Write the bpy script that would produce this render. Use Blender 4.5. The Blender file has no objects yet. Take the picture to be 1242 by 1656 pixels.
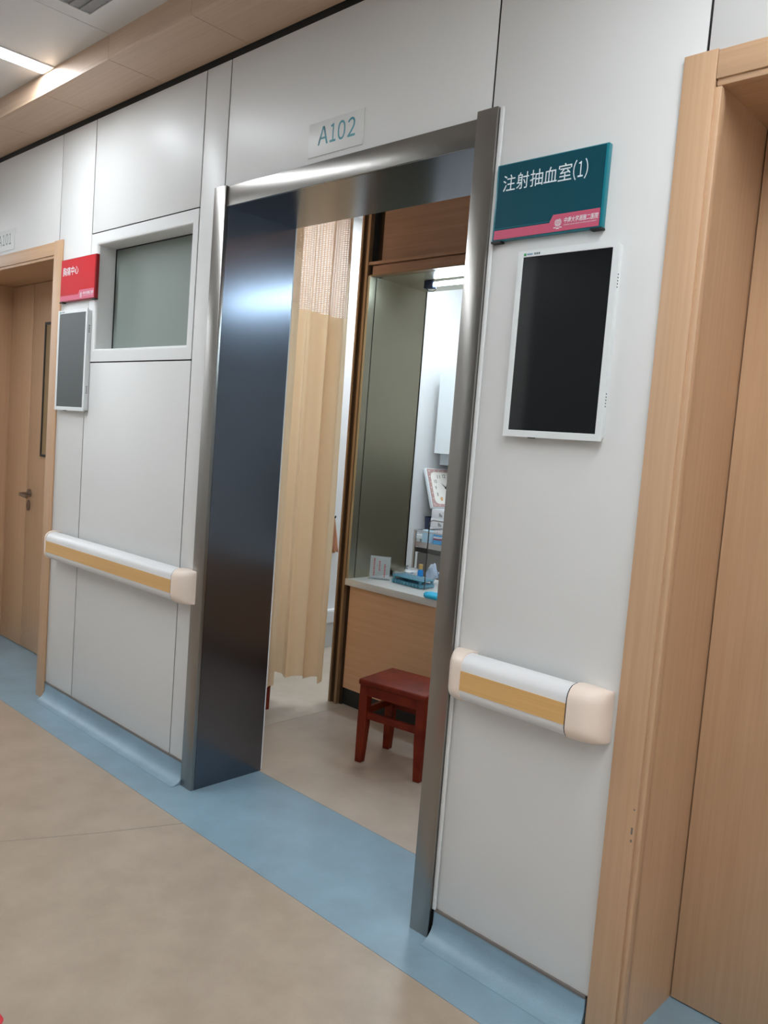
import bpy, bmesh, math, random
from mathutils import Vector, Matrix
random.seed(7)
sc = bpy.context.scene
C = sc.collection
U = 1.13          # metres per survey unit (21.5 inch display used as the yardstick)
W, H = 1242, 1656

# ------------------------------------------------------------------ camera
CAM = (1.847, -1.7355, 1.358); YAW, PITCH, ROLL, FPX = math.radians(43.195), math.radians(-4.82), math.radians(4.42), 1316.0
cy, sy, cp, sp = math.cos(YAW), math.sin(YAW), math.cos(PITCH), math.sin(PITCH)
fwd = Vector((-sy*cp, cy*cp, sp)); rt = Vector((cy, sy, 0)); up = rt.cross(fwd)
r2 = math.cos(ROLL)*rt + math.sin(ROLL)*up; u2 = -math.sin(ROLL)*rt + math.cos(ROLL)*up
cd = bpy.data.cameras.new('camera'); cam = bpy.data.objects.new('camera', cd); C.objects.link(cam)
M = Matrix((r2, u2, -fwd)).transposed().to_4x4(); M.translation = Vector(CAM)*U
cam.matrix_world = M
cd.sensor_fit = 'VERTICAL'; cd.sensor_height = 24.0; cd.lens = FPX/H*24.0; cd.clip_start = 0.02
sc.camera = cam

# ------------------------------------------------------------------ world, exposure
wd = bpy.data.worlds.new('world'); sc.world = wd; wd.use_nodes = True
wd.node_tree.nodes['Background'].inputs[0].default_value = (1, 1, 1, 1)
wd.node_tree.nodes['Background'].inputs[1].default_value = 0.03
vs = sc.view_settings
vs.view_transform = 'Standard'; vs.look = 'None'; vs.gamma = 1.0; vs.use_curve_mapping = False
vs.exposure = 1.0
STRIP_E, TUBE_E, BAY_E, REAR_E, FRONT_FILL_E = 28.0, 42.0, 8.0, 8.5, 3.2      # lamp strengths (strip lights, blue-white tubes, bay panel, rear panel, added front fill)

# ------------------------------------------------------------------ materials
def lin(c):
    return tuple(((v/255)/12.92 if v <= 10 else (((v/255)+0.055)/1.055)**2.4) for v in c) + (1,)
MATS = {}
def mat(name, col, rough=0.5, metal=0.0, **kw):
    m = bpy.data.materials.new(name); m.use_nodes = True; MATS[name] = m
    b = m.node_tree.nodes['Principled BSDF']
    b.inputs['Base Color'].default_value = lin(col); b.inputs['Roughness'].default_value = rough; b.inputs['Metallic'].default_value = metal
    for k, v in kw.items(): b.inputs[k.replace('_', ' ')].default_value = v
    return m
def N(m, t, **kw):
    n = m.node_tree.nodes.new(t)
    for k, v in kw.items(): setattr(n, k, v)
    return n
def LK(m, a, b): m.node_tree.links.new(a, b)
def coords(m, scale):
    tc = N(m, 'ShaderNodeTexCoord'); mp = N(m, 'ShaderNodeMapping'); mp.inputs['Scale'].default_value = scale
    LK(m, tc.outputs['Object'], mp.inputs['Vector']); return mp.outputs['Vector']
def noise(m, vec, scale, detail=3, rough=0.55):
    n = N(m, 'ShaderNodeTexNoise'); n.inputs['Scale'].default_value = scale; n.inputs['Detail'].default_value = detail; n.inputs['Roughness'].default_value = rough
    LK(m, vec, n.inputs['Vector']); return n.outputs['Fac']
def ramp(m, fac, stops):
    r = N(m, 'ShaderNodeValToRGB'); el = r.color_ramp.elements
    while len(el) < len(stops): el.new(0.5)
    for e, (p, c) in zip(el, stops): e.position = p; e.color = c if len(c) == 4 else lin(c)
    LK(m, fac, r.inputs['Fac']); return r.outputs['Color']
def bump(m, fac, strength, dist=0.001):
    b = N(m, 'ShaderNodeBump'); b.inputs['Strength'].default_value = strength; b.inputs['Distance'].default_value = dist
    LK(m, fac, b.inputs['Height']); LK(m, b.outputs['Normal'], m.node_tree.nodes['Principled BSDF'].inputs['Normal'])
def bsdf(m): return m.node_tree.nodes['Principled BSDF']

def wood(name, a, b, axis, rough=0.42):
    m = mat(name, a, rough)
    s = {'z': (70, 70, 1.6), 'x': (1.6, 70, 70), 'y': (70, 1.6, 70)}[axis]
    f = noise(m, coords(m, s), 1.0, 5, 0.65)
    LK(m, ramp(m, f, [(0.3, b), (0.7, a)]), bsdf(m).inputs['Base Color']); bump(m, f, 0.08, 0.0005); return m
wood('wood_vertical', (202, 166, 132), (191, 154, 120), 'z')
wood('wood_horizontal', (202, 166, 132), (191, 154, 120), 'x')
wood('wood_counter', (224, 176, 134), (212, 163, 121), 'x')
wood('wood_header', (176, 132, 102), (160, 117, 90), 'x')
wood('wood_soffit', (206, 178, 152), (195, 165, 139), 'x', 0.45)
wood('wood_strip', (222, 178, 116), (208, 163, 102), 'x', 0.4)
def specks(name, base, dark, light, rough=0.35):
    m = mat(name, base, rough); v = coords(m, (1, 1, 1))
    f = noise(m, v, 420, 2); g = noise(m, v, 6, 4)
    c1 = ramp(m, f, [(0.25, dark), (0.36, base), (0.66, base), (0.76, light)])
    mx = N(m, 'ShaderNodeMixRGB', blend_type='MULTIPLY'); mx.inputs[0].default_value = 1
    LK(m, c1, mx.inputs[1]); LK(m, ramp(m, g, [(0.35, (238, 236, 234)), (0.7, (255, 255, 255))]), mx.inputs[2])
    LK(m, mx.outputs[0], bsdf(m).inputs['Base Color'])
    return m
specks('vinyl_beige', (176, 159, 141), (128, 114, 99), (194, 178, 161))
specks('vinyl_blue', (138, 165, 180), (96, 122, 138), (166, 190, 202))
specks('vinyl_room', (192, 176, 161), (184, 168, 153), (198, 182, 167), 0.3)
specks('vinyl_bay', (204, 193, 178), (196, 185, 170), (210, 199, 184), 0.3)
mat('panel_white', (219, 219, 217), 0.42); mat('panel_grey', (112, 114, 116), 0.4); mat('paint_white', (226, 227, 227), 0.6); mat('ceiling_white', (224, 224, 223), 0.5)
mat('joint_dark', (26, 24, 22), 0.8); mat('trim_grey', (112, 104, 98), 0.5); mat('frame_white', (224, 225, 224), 0.3)
def steel(name, col, r0, r1, brush, bs=0.0):
    m = mat(name, col, r0, 1.0)
    bsdf(m).inputs['Roughness'].default_value = (r0+r1)/2
    if bs: bump(m, noise(m, coords(m, brush), 1.0, 2), bs, 0.0004)
    return m
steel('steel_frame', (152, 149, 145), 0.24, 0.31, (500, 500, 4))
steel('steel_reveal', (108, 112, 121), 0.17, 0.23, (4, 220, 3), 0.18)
steel('steel_pier', (172, 163, 140), 0.27, 0.31, (300, 300, 4))
bsdf(MATS['steel_pier']).inputs['Metallic'].default_value = 0.85
mat('steel_plain', (196, 197, 198), 0.22, 1.0); mat('steel_dark', (120, 118, 116), 0.3, 1.0); mat('handle_steel', (150, 142, 134), 0.28, 1.0)
mat('bronze_light', (150, 122, 92), 0.4, 0.6); mat('bronze_dark', (74, 54, 36), 0.45, 0.5)
mat('black', (22, 22, 23), 0.5); mat('plinth_black', (38, 38, 36), 0.5); mat('rubber', (30, 30, 30), 0.7)
mat('rail_white', (226, 226, 226), 0.32); mat('rail_cap', (236, 219, 204), 0.33)
mat('teal', (0, 70, 84), 0.5, Specular_IOR_Level=0.25); mat('teal_edge', (0, 118, 132), 0.3); mat('pink', (196, 84, 112), 0.5); mat('letter_white', (226, 236, 240), 0.5)
mat('red_sign', (196, 18, 32), 0.5, Specular_IOR_Level=0.25); mat('red_edge', (150, 14, 26), 0.32); mat('pink_light', (206, 96, 122), 0.5)
mat('plate', (221, 223, 221), 0.42); mat('letter_teal', (60, 142, 156), 0.4); mat('letter_grey', (98, 118, 114), 0.4)
mat('screen_case', (224, 228, 228), 0.35); mat('screen_glass', (24, 26, 28), 0.06); mat('screen_dull', (64, 70, 70), 0.35); mat('logo_green', (60, 150, 90), 0.5); mat('logo_blue', (110, 150, 180), 0.5)
mf = mat('frosted', (128, 138, 132), 0.35); bsdf(mf).inputs['Specular IOR Level'].default_value = 0.4
mat('vision_glass', (150, 128, 96), 0.1)
mw = mat('stool_red', (122, 36, 26), 0.5, Specular_IOR_Level=0.25)
LK(mw, ramp(mw, noise(mw, coords(mw, (9, 9, 9)), 1.2, 5), [(0.3, (100, 24, 8)), (0.7, (128, 42, 14))]), bsdf(mw).inputs['Base Color'])
mat('stool_worn', (150, 108, 70), 0.6)
# curtain cloth and net
def cloth(name, col):
    m = mat(name, col, 0.75); t = N(m, 'ShaderNodeBsdfTranslucent'); t.inputs['Color'].default_value = lin(col)
    mx = N(m, 'ShaderNodeMixShader'); mx.inputs[0].default_value = 0.35
    LK(m, bsdf(m).outputs[0], mx.inputs[1]); LK(m, t.outputs[0], mx.inputs[2])
    LK(m, mx.outputs[0], m.node_tree.nodes['Material Output'].inputs['Surface'])
    f = noise(m, coords(m, (900, 900, 900)), 1.0, 2); bump(m, f, 0.05, 0.0004); return m, mx
cloth('curtain_cloth', (250, 224, 188)); cloth('curtain_back', (232, 188, 156))
m, mx = cloth('curtain_net', (244, 216, 186))
uv = N(m, 'ShaderNodeUVMap'); br = N(m, 'ShaderNodeTexBrick'); br.offset = 0.0
for k, v in (('Scale', 1.0), ('Mortar Size', 0.0034), ('Mortar Smooth', 0.0), ('Brick Width', 0.017), ('Row Height', 0.0098)): br.inputs[k].default_value = v
tr = N(m, 'ShaderNodeBsdfTransparent'); m2 = N(m, 'ShaderNodeMixShader')
LK(m, uv.outputs[0], br.inputs['Vector']); LK(m, br.outputs['Fac'], m2.inputs[0]); LK(m, tr.outputs[0], m2.inputs[1]); LK(m, mx.outputs[0], m2.inputs[2])
LK(m, m2.outputs[0], m.node_tree.nodes['Material Output'].inputs['Surface'])
mat('worktop', (214, 212, 208), 0.3); mat('carton', (216, 218, 222), 0.6); mat('print_grey', (120, 122, 128), 0.7)
mat('rack_teal', (86, 150, 172), 0.4); mat('rack_hole', (46, 96, 118), 0.5); mat('cyan', (40, 190, 232), 0.5); mat('bag', (206, 220, 240), 0.5); mat('bottle_blue', (30, 140, 220), 0.35); mat('bottle_label', (212, 176, 104), 0.5); mat('box_blue', (172, 208, 228), 0.5); mat('box_bright', (60, 160, 220), 0.5); mat('box_red', (130, 40, 60), 0.5)
mat('navy', (36, 48, 78), 0.5); mat('bowl_blue', (150, 176, 200), 0.25, 0.6); mat('clock_mauve', (186, 152, 146), 0.5); mat('clock_face', (238, 234, 226), 0.5); mat('clock_rim', (214, 222, 226), 0.4); mat('clock_ink', (44, 38, 38), 0.6); mat('clock_gold', (222, 180, 130), 0.5)
mat('cabinet', (214, 222, 226), 0.4); mat('cabinet_low', (190, 200, 206), 0.4); mat('cabinet_dark', (72, 68, 62), 0.5); mat('trunking', (226, 228, 228), 0.45); mat('letter_red', (206, 70, 76), 0.5)
mat('sticker_red', (200, 34, 50), 0.4); mat('vent_grey', (150, 152, 154), 0.5)
def clear(name, col, rough, f):
    m = mat(name, col, rough); t_ = N(m, 'ShaderNodeBsdfTransparent'); x_ = N(m, 'ShaderNodeMixShader'); x_.inputs[0].default_value = f
    LK(m, t_.outputs[0], x_.inputs[1]); LK(m, bsdf(m).outputs[0], x_.inputs[2]); LK(m, x_.outputs[0], m.node_tree.nodes['Material Output'].inputs['Surface'])
clear('clear_glass', (225, 235, 238), 0.03, 0.06); clear('acrylic', (232, 240, 244), 0.1, 0.20)
mat('seam_line', (150, 140, 128), 0.5)
def emit(name, col, s):
    m = mat(name, (255, 255, 255)); b = bsdf(m); b.inputs['Emission Color'].default_value = col + (1,); b.inputs['Emission Strength'].default_value = s
emit('lamp_strip', (0.93, 0.985, 1.04), STRIP_E); emit('lamp_tube', (0.62, 0.83, 1.0), TUBE_E); emit('lamp_bay', (0.97, 0.98, 1.0), BAY_E); emit('lamp_rear', (0.80, 0.92, 1.0), REAR_E); emit('fill_front', (1.0, 0.96, 0.90), FRONT_FILL_E)

# ------------------------------------------------------------------ mesh helpers (survey units in, metres out)
ROOT = {}
def box(bm, x0, x1, y0, y1, z0, z1, bev=0.0, seg=2):
    vs_ = [bm.verts.new((x, y, z)) for x in (x0, x1) for y in (y0, y1) for z in (z0, z1)]
    q = [(0, 1, 3, 2), (4, 6, 7, 5), (0, 4, 5, 1), (2, 3, 7, 6), (0, 2, 6, 4), (1, 5, 7, 3)]
    fs = [bm.faces.new([vs_[i] for i in f]) for f in q]
    if bev:
        es = list({e for f in fs for e in f.edges})
        bmesh.ops.bevel(bm, geom=es, offset=bev, segments=seg, profile=0.5, affect='EDGES')
    return bm
def prism(bm, pts, a0, a1, axis):
    """closed outline (two coords) extruded along axis from a0 to a1"""
    def mk(p, a): return {'x': (a, p[0], p[1]), 'y': (p[0], a, p[1]), 'z': (p[0], p[1], a)}[axis]
    A = [bm.verts.new(mk(p, a0)) for p in pts]; B = [bm.verts.new(mk(p, a1)) for p in pts]; n = len(pts)
    bm.faces.new(A); bm.faces.new(B[::-1])
    for i in range(n): bm.faces.new([A[i], B[i], B[(i+1) % n], A[(i+1) % n]])
    return bm
def tube(bm, pts, r, n=10, cap=True):
    pts = [Vector(p) for p in pts]; rings = []
    for i, p in enumerate(pts):
        d = (pts[min(i+1, len(pts)-1)] - pts[max(i-1, 0)]).normalized()
        a = d.orthogonal().normalized() if i == 0 else (rings_a - d*rings_a.dot(d)).normalized()
        rings_a = a; b = d.cross(a); rr = r[i] if isinstance(r, (list, tuple)) else r
        rings.append([bm.verts.new(p + rr*(math.cos(t)*a + math.sin(t)*b)) for t in [2*math.pi*k/n for k in range(n)]])
    for R0, R1 in zip(rings, rings[1:]):
        for k in range(n): bm.faces.new([R0[k], R0[(k+1) % n], R1[(k+1) % n], R1[k]])
    if cap: bm.faces.new(rings[0][::-1]); bm.faces.new(rings[-1])
    return bm
def lathe(bm, prof, c, n=24):
    rings = []
    for r, z in prof:
        rings.append([bm.verts.new((c[0]+r*math.cos(2*math.pi*k/n), c[1]+r*math.sin(2*math.pi*k/n), c[2]+z)) for k in range(n)] if r > 1e-6 else [bm.verts.new((c[0], c[1], c[2]+z))])
    for a, b in zip(rings, rings[1:]):
        for k in range(n):
            q = [a[k % len(a)], a[(k+1) % len(a)], b[(k+1) % len(b)], b[k % len(b)]]
            q = list(dict.fromkeys(q))
            if len(q) > 2: bm.faces.new(q)
    return bm
def rrect(x0, x1, z0, z1, r, n=5):
    out = []
    for cx, cz, a in ((x1-r, z1-r, 0), (x0+r, z1-r, 90), (x0+r, z0+r, 180), (x1-r, z0+r, 270)):
        for k in range(n+1):
            t = math.radians(a+90*k/n); out.append((cx+r*math.cos(t), cz+r*math.sin(t)))
    return out
def obj(name, bm, m, parent=None, smooth=False, T=None, base=None):
    if T is not None: bmesh.ops.transform(bm, matrix=T, verts=bm.verts)
    bmesh.ops.recalc_face_normals(bm, faces=bm.faces)
    if parent is None:
        if base is None:
            xs = [v.co for v in bm.verts]
            base = Vector([(min(c[i] for c in xs)+max(c[i] for c in xs))/2 for i in (0, 1)] + [min(c[2] for c in xs)])
        base = Vector(base)
    else: base = ROOT[parent]
    for v in bm.verts: v.co = (v.co - base)*U
    me = bpy.data.meshes.new(name); bm.to_mesh(me); bm.free()
    me.materials.append(MATS[m])
    if smooth:
        for p in me.polygons: p.use_smooth = True
        if smooth != 'all': me.set_sharp_from_angle(angle=math.radians(40))
    o = bpy.data.objects.new(name, me); C.objects.link(o); ROOT[o] = base
    if parent is None: o.location = base*U
    else: o.parent = parent
    return o
NB = bmesh.new
def bx(name, m, parent, *a, bev=0.0, T=None, smooth=False): return obj(name, box(NB(), *a, bev=bev), m, parent, smooth=smooth or bool(bev), T=T)
def thing(name, label, cat, loc, group=None):
    o = bpy.data.objects.new(name, None); C.objects.link(o); o.location = Vector(loc)*U; ROOT[o] = Vector(loc); o.empty_display_size = 0.05
    return tag(o, label, cat, group)
def tag(o, label, cat, group=None):
    o['label'] = label; o['category'] = cat
    if group: o['group'] = group
    return o
def struct(o, label, cat): o['kind'] = 'structure'; o['label'] = label; o['category'] = cat; return o
def text(name, s, m, parent, x, z, y, height, width=None, shear=0.0, T=None, offset=0.0, align='LEFT'):
    """lettering facing -y, lower left corner of its box at x,z; height = full glyph box height"""
    cu = bpy.data.curves.new('t', 'FONT'); cu.body = s; cu.size = 1.0; cu.extrude = 0.0; cu.resolution_u = 4; cu.offset = offset
    to = bpy.data.objects.new('t', cu); C.objects.link(to); bpy.context.view_layer.update()
    me = bpy.data.meshes.new_from_object(to.evaluated_get(bpy.context.evaluated_depsgraph_get()))
    bpy.data.objects.remove(to); bpy.data.curves.remove(cu)
    bm = NB(); bm.from_mesh(me); bpy.data.meshes.remove(me)
    xs = [v.co.x for v in bm.verts]; ys = [v.co.y for v in bm.verts]
    x0, y0 = min(xs), min(ys); k = height/(max(ys)-y0); kx = k if width is None else width/(max(xs)-x0)
    for v in bm.verts:
        px, pz = (v.co.x-x0)*kx, (v.co.y-y0)*k
        v.co = Vector((x+px+shear*pz, y, z+pz))
    return obj(name, bm, m, parent, T=T)

def glyphs(name, items, m, parent, y, offset=0.0):
    """one lettering mesh from (character, x, z, width, height) boxes; full-width digits come from the sans CJK face"""
    bm = NB()
    for ch, x, z, w, h in items:
        cu = bpy.data.curves.new('t', 'FONT'); cu.body = ch; cu.resolution_u = 4; cu.offset = offset
        to = bpy.data.objects.new('t', cu); C.objects.link(to); bpy.context.view_layer.update()
        me = bpy.data.meshes.new_from_object(to.evaluated_get(bpy.context.evaluated_depsgraph_get()))
        bpy.data.objects.remove(to); bpy.data.curves.remove(cu)
        xs = [v.co.x for v in me.vertices]; ys = [v.co.y for v in me.vertices]; x0, y0 = min(xs), min(ys); kx, kz = w/(max(xs)-x0), h/(max(ys)-y0)
        for v in me.vertices: v.co = Vector((x+(v.co.x-x0)*kx, y, z+(v.co.y-y0)*kz))
        bm.from_mesh(me); bpy.data.meshes.remove(me)
    return obj(name, bm, m, parent)

# ================================================================== SETTING
# ---- floor
fl = struct(obj('floor', box(NB(), -6, 5, -2.9, -0.179, -0.05, 0.0), 'vinyl_beige', base=(0, 0, 0)), 'speckled beige vinyl corridor floor', 'floor')
bx('border_strip', 'vinyl_blue', fl, -6, 5, -0.177, 0.303, -0.05, 0.0)
bx('room_flooring', 'vinyl_room', fl, -1.04, 3.2, 0.305, 3.1, -0.05, 0.0)
bx('bay_flooring', 'vinyl_bay', fl, -2.05, -1.043, 0.305, 3.1, -0.05, 0.0)
bx('joint_filler', 'seam_line', fl, -6, 5, -0.18, 3.1, -0.06, -0.0012)
def line_strip(pts, w):
    bm = NB()
    for a, b in zip(pts, pts[1:]):
        a, b = Vector(a), Vector(b); d = (b-a).normalized(); n = Vector((-d.y, d.x))*w/2
        vs_ = [bm.verts.new((p.x, p.y, z)) for z in (0.0, 0.0006) for p in (a-n, b-n, b+n, a+n)]
        for f in ((3, 2, 1, 0), (4, 5, 6, 7), (0, 1, 5, 4), (1, 2, 6, 5), (2, 3, 7, 6), (3, 0, 4, 7)): bm.faces.new([vs_[i] for i in f])
    return bm
obj('weld_seam', line_strip([(-0.95, -1.2), (-0.692, -0.699), (-0.558, -0.432), (-0.45, -0.18)], 0.0035), 'seam_line', fl)

# ---- corridor front wall: dark substructure with openings, panels in front
Yb = -0.001
bm = NB()
def seg(x0, x1, z0, z1, y1=0.31): box(bm, x0, x1, Yb, y1, z0, z1)
seg(-6, -3.22, 0, 2.774); seg(-3.22, -2.01, 2.14, 2.774, 0.30); seg(-2.01, -1.62, 0, 2.774); seg(-1.62, -0.865, 0, 1.66); seg(-1.62, -0.865, 2.13, 2.774)
seg(-0.865, -0.66, 0, 2.774); seg(-0.66, 0.47, 2.16, 2.774); seg(0.47, 1.06, 0, 2.774); seg(1.06, 2.06, 2.19, 2.774); seg(2.06, 5, 0, 2.774)
wf = struct(obj('wall_front', bm, 'joint_dark', base=(0, 0, 0)), 'white panelled corridor wall with thin dark joints', 'wall')
g = 0.0030
def panel(x0, x1, z0, z1): bx('panel', 'panel_white', wf, x0+g, x1-g, -0.004, Yb, z0+g, z1-g, bev=0.0007)
ZT, BB = 2.666, 0.083
panel(-6, -4.4, BB, ZT); panel(-4.4, -3.3, BB, ZT); panel(-3.3, -1.987, 2.15, ZT); panel(-1.987, -1.667, BB, ZT)
panel(-1.667, -0.831, BB, 1.614); panel(-1.667, -0.831, 2.174, ZT); panel(-0.831, -0.679, BB, ZT)
panel(-0.679, 0.494, 2.18, ZT); panel(0.494, 1.056, BB, ZT); panel(1.056, 2.1, 2.2, ZT); panel(2.1, 3.3, BB, ZT); panel(3.3, 5, BB, ZT)
# ---- other corridor walls and ceilings
wb = struct(obj('wall_back', box(NB(), -6, 5, -2.96, -2.906, 0, 2.774), 'joint_dark', base=(0, -2.9, 0)), 'white panelled wall on the far side of the corridor behind the camera', 'wall')
xs = [-6, -5.0, -4.0, -3.0, -2.1, -1.255, -0.3, 0.65, 1.6, 2.55, 3.3, 5]
for a, b in zip(xs, xs[1:]): bx('panel', 'panel_grey' if -1.3 < a < 0.6 else 'panel_white', wb, a+g, b-g, -2.906, -2.895, BB, ZT)
struct(obj('wall_left', box(NB(), -6.06, -6, -2.96, 0.31, 0, 2.774), 'paint_white'), 'white end wall of the corridor, far left outside the picture', 'wall')
struct(obj('wall_right', box(NB(), 5, 5.06, -2.96, 0.31, 0, 2.774), 'paint_white'), 'white end wall of the corridor, far right outside the picture', 'wall')
ce = struct(obj('ceiling', box(NB(), -6, 5, -2.96, -0.0, 2.777, 2.817), 'seam_line', base=(0, 0, 2.777)), 'flat white corridor ceiling', 'ceiling')
for a in range(-5, 5):
    bx('ceiling_panel', 'ceiling_white', ce, a*1.1-0.02+0.0015, a*1.1+1.08-0.0015, -2.9, -0.12, 2.774, 2.777)
# ---- timber soffit along the wall head
so = struct(obj('trim_1', box(NB(), -6, 5, -0.229, 0.004, 2.699, 2.774), 'joint_dark', base=(0, -0.2, 2.7)), 'pale timber ceiling soffit running along the head of the wall', 'soffit')
x = -1.127 - 0.546*9
while x < 5:
    a, b = max(x, -6), min(x+0.546, 5)
    bx('soffit_panel', 'wood_soffit', so, a+0.0012, b-0.0012, -0.239, -0.0055, 2.687, 2.699)
    bx('fascia_panel', 'wood_soffit', so, a+0.0012, b-0.0012, -0.239, -0.229, 2.6995, 2.774)
    x += 0.546
# ---- coved vinyl skirting
def baseboard(name, x0, x1, label):
    pts = [(0.004, 0.0), (-0.058, 0.0)]
    pts += [(-0.058+0.05*math.sin(math.radians(t)), 0.0012+0.05*(1-math.cos(math.radians(t)))) for t in range(0, 91, 15)]
    pts += [(-0.008, BB-0.004), (0.004, BB-0.004)]
    b = struct(obj(name, prism(NB(), pts, x0, x1, 'x'), 'vinyl_blue', smooth=True), label, 'skirting')
    bx('top_trim', 'trim_grey', b, x0, x1, -0.0095, 0.0, BB-0.004, BB+0.003)
baseboard('baseboard_left', -1.934, -0.72, 'coved blue vinyl skirting under the white panels with the window')
baseboard('baseboard_right', 0.532, 1.003, 'coved blue vinyl skirting under the wall panel with the teal sign')
baseboard('baseboard_far_left', -6, -3.31, 'coved blue vinyl skirting beyond the far left wooden door')
# ---- stainless steel portal
po = bpy.data.objects.new('trim_2', None); C.objects.link(po); ROOT[po] = Vector((0, 0, 0)); struct(po, 'brushed stainless steel doorway lining around the open entrance', 'door frame')
bx('upright', 'steel_frame', po, -0.719, -0.649, -0.020, -0.0045, 0, 2.222, bev=0.0015)
bx('upright', 'steel_frame', po, 0.459, 0.525, -0.020, -0.0045, 0, 2.235, bev=0.0015)
bx('header', 'steel_frame', po, -0.6485, 0.4585, -0.013, -0.0045, 2.150, 2.219, bev=0.001)
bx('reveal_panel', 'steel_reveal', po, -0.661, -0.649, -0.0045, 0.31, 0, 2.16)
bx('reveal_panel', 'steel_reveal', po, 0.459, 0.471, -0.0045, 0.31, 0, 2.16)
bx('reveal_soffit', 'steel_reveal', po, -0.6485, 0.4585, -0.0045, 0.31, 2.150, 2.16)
bx('sealant', 'frame_white', po, 0.5255, 0.538, -0.012, -0.0045, 0.083, 2.236, bev=0.003)
# ---- recessed frosted window
wi = bpy.data.objects.new('window_1', None); C.objects.link(wi); ROOT[wi] = Vector((-1.25, 0, 1.614)); wi.location = ROOT[wi]*U; struct(wi, 'recessed internal window with frosted pane and white frame', 'window')
def ring(bm, o, i, y0, y1):
    (a0, a1, b0, b1), (c0, c1, d0, d1) = o, i
    box(bm, a0, c0, y0, y1, b0, b1); box(bm, c1, a1, y0, y1, b0, b1); box(bm, c0, c1, y0, y1, b0, d0); box(bm, c0, c1, y0, y1, d1, b1); return bm
def frame_prof(bm, o, i, y0, y1, r):
    """picture frame: outer rect, inner rect, rounded inner front edge, real depth"""
    def rect(q, y): return [bm.verts.new(p) for p in ((q[0], y, q[2]), (q[1], y, q[2]), (q[1], y, q[3]), (q[0], y, q[3]))]
    loops = [rect(o, y1), rect(o, y0)]
    for k in range(6):
        t = math.radians(90*k/5); e = r*(1-math.sin(t)); f = r*(1-math.cos(t))
        loops.append(rect((i[0]-e, i[1]+e, i[2]-e, i[3]+e), y0+f))
    loops.append(rect(i, y1))
    for a, b in zip(loops, loops[1:]):
        for k in range(4): bm.faces.new([a[k], a[(k+1) % 4], b[(k+1) % 4], b[k]])
    return bm
obj('frame', frame_prof(NB(), (-1.6645, -0.8335, 1.6165, 2.1715), (-1.607, -0.877, 1.672, 2.120), -0.005, 0.085, 0.013), 'frame_white', wi, smooth=True)
bx('pane', 'frosted', wi, -1.615, -0.87, 0.085, 0.095, 1.664, 2.128)
obj('gasket', ring(NB(), (-1.6069, -0.8771, 1.6721, 2.1199), (-1.603, -0.881, 1.6755, 2.116), 0.081, 0.085), 'rubber', wi)
bx('blind', 'paint_white', wi, -1.615, -0.87, 0.1, 0.11, 1.664, 2.128)
# ---- timber doors
def door(name, label, x0, x1, ztop, zo, cw, leafs):
    d = bpy.data.objects.new(name, None); C.objects.link(d); ROOT[d] = Vector(((x0+x1)/2, 0.1, 0)); d.location = ROOT[d]*U; struct(d, label, 'door')
    for s, xa in ((-1, x0), (1, x1)):
        a, b = (xa-cw, xa) if s < 0 else (xa, xa+cw)
        bx('casing_upright', 'wood_vertical', d, a, b, -0.013, -0.0042, 0.0, zo, bev=0.0015)
        p = (xa-0.004, xa+0.014) if s < 0 else (xa-0.014, xa+0.004)
        bx('stop_bead', 'wood_vertical', d, p[0], p[1], -0.007, 0.02, 0.0, ztop-0.014, bev=0.003)
        q = (xa-0.02, xa+0.008) if s < 0 else (xa-0.008, xa+0.02)
        bx('jamb_lining', 'wood_vertical', d, q[0], q[1], 0.02, 0.30, 0.0, ztop-0.008)
    bx('casing_header', 'wood_horizontal', d, x0+0.0006, x1-0.0006, -0.0115, -0.0042, ztop, zo-0.003, bev=0.0015)
    bx('stop_bead', 'wood_horizontal', d, x0+0.001, x1-0.001, -0.0065, 0.02, ztop-0.014, ztop+0.004, bev=0.003)
    bx('jamb_header', 'wood_horizontal', d, x0-0.02, x1+0.02, 0.02, 0.30, ztop-0.008, ztop+0.01)
    out = []
    for a, b in leafs: out.append(bx('door_leaf', 'wood_vertical', d, a, b, 0.277, 0.30, 0.004, ztop-0.011, bev=0.001))
    bx('gap_shade', 'joint_dark', d, x0-0.02, x1+0.02, 0.3005, 0.304, 0.0, ztop)  # dark board added behind the leaves so their gaps read as shade
    return d, out
d1, lf = door('door_1', 'far wooden double door with unequal leaves and lever handle', -3.21, -2.020, 2.118, 2.181, 0.084, [(-3.197, -2.9025), (-2.8965, -2.032)])
big = lf[1]
obj('vision_frame', ring(NB(), (-2.726, -2.54, 1.135, 1.882), (-2.712, -2.554, 1.149, 1.868), 0.268, 0.277), 'black', big)
bx('vision_pane', 'vision_glass', big, -2.712, -2.554, 0.272, 0.2765, 1.149, 1.868)
def disc(bm, cx, cz, r, rz, y0, y1, n=20):
    return prism(bm, [(cx+r*math.cos(2*math.pi*k/n), cz+rz*math.sin(2*math.pi*k/n)) for k in range(n)], y0, y1, 'y')
obj('rosette', disc(NB(), -2.855, 0.915, 0.024, 0.024, 0.268, 0.277), 'handle_steel', big, smooth=True)
obj('lever', tube(NB(), [(-2.855, 0.272, 0.912), (-2.855, 0.235, 0.910), (-2.852, 0.222, 0.910), (-2.84, 0.216, 0.909), (-2.80, 0.214, 0.906), (-2.745, 0.214, 0.902)], 0.0095), 'handle_steel', big, smooth=True)
obj('lock_plate', disc(NB(), -2.862, 0.842, 0.018, 0.030, 0.269, 0.277), 'handle_steel', big, smooth=True)
d2, lf2 = door('door_2', 'near wooden door set deep in its timber frame', 1.083, 2.03, 2.170, 2.232, 0.073, [(1.0945, 2.018)])
bx('notch', 'joint_dark', d2, 1.117, 1.1215, -0.0060, 0.0, 2.1625, 2.1705)
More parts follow.
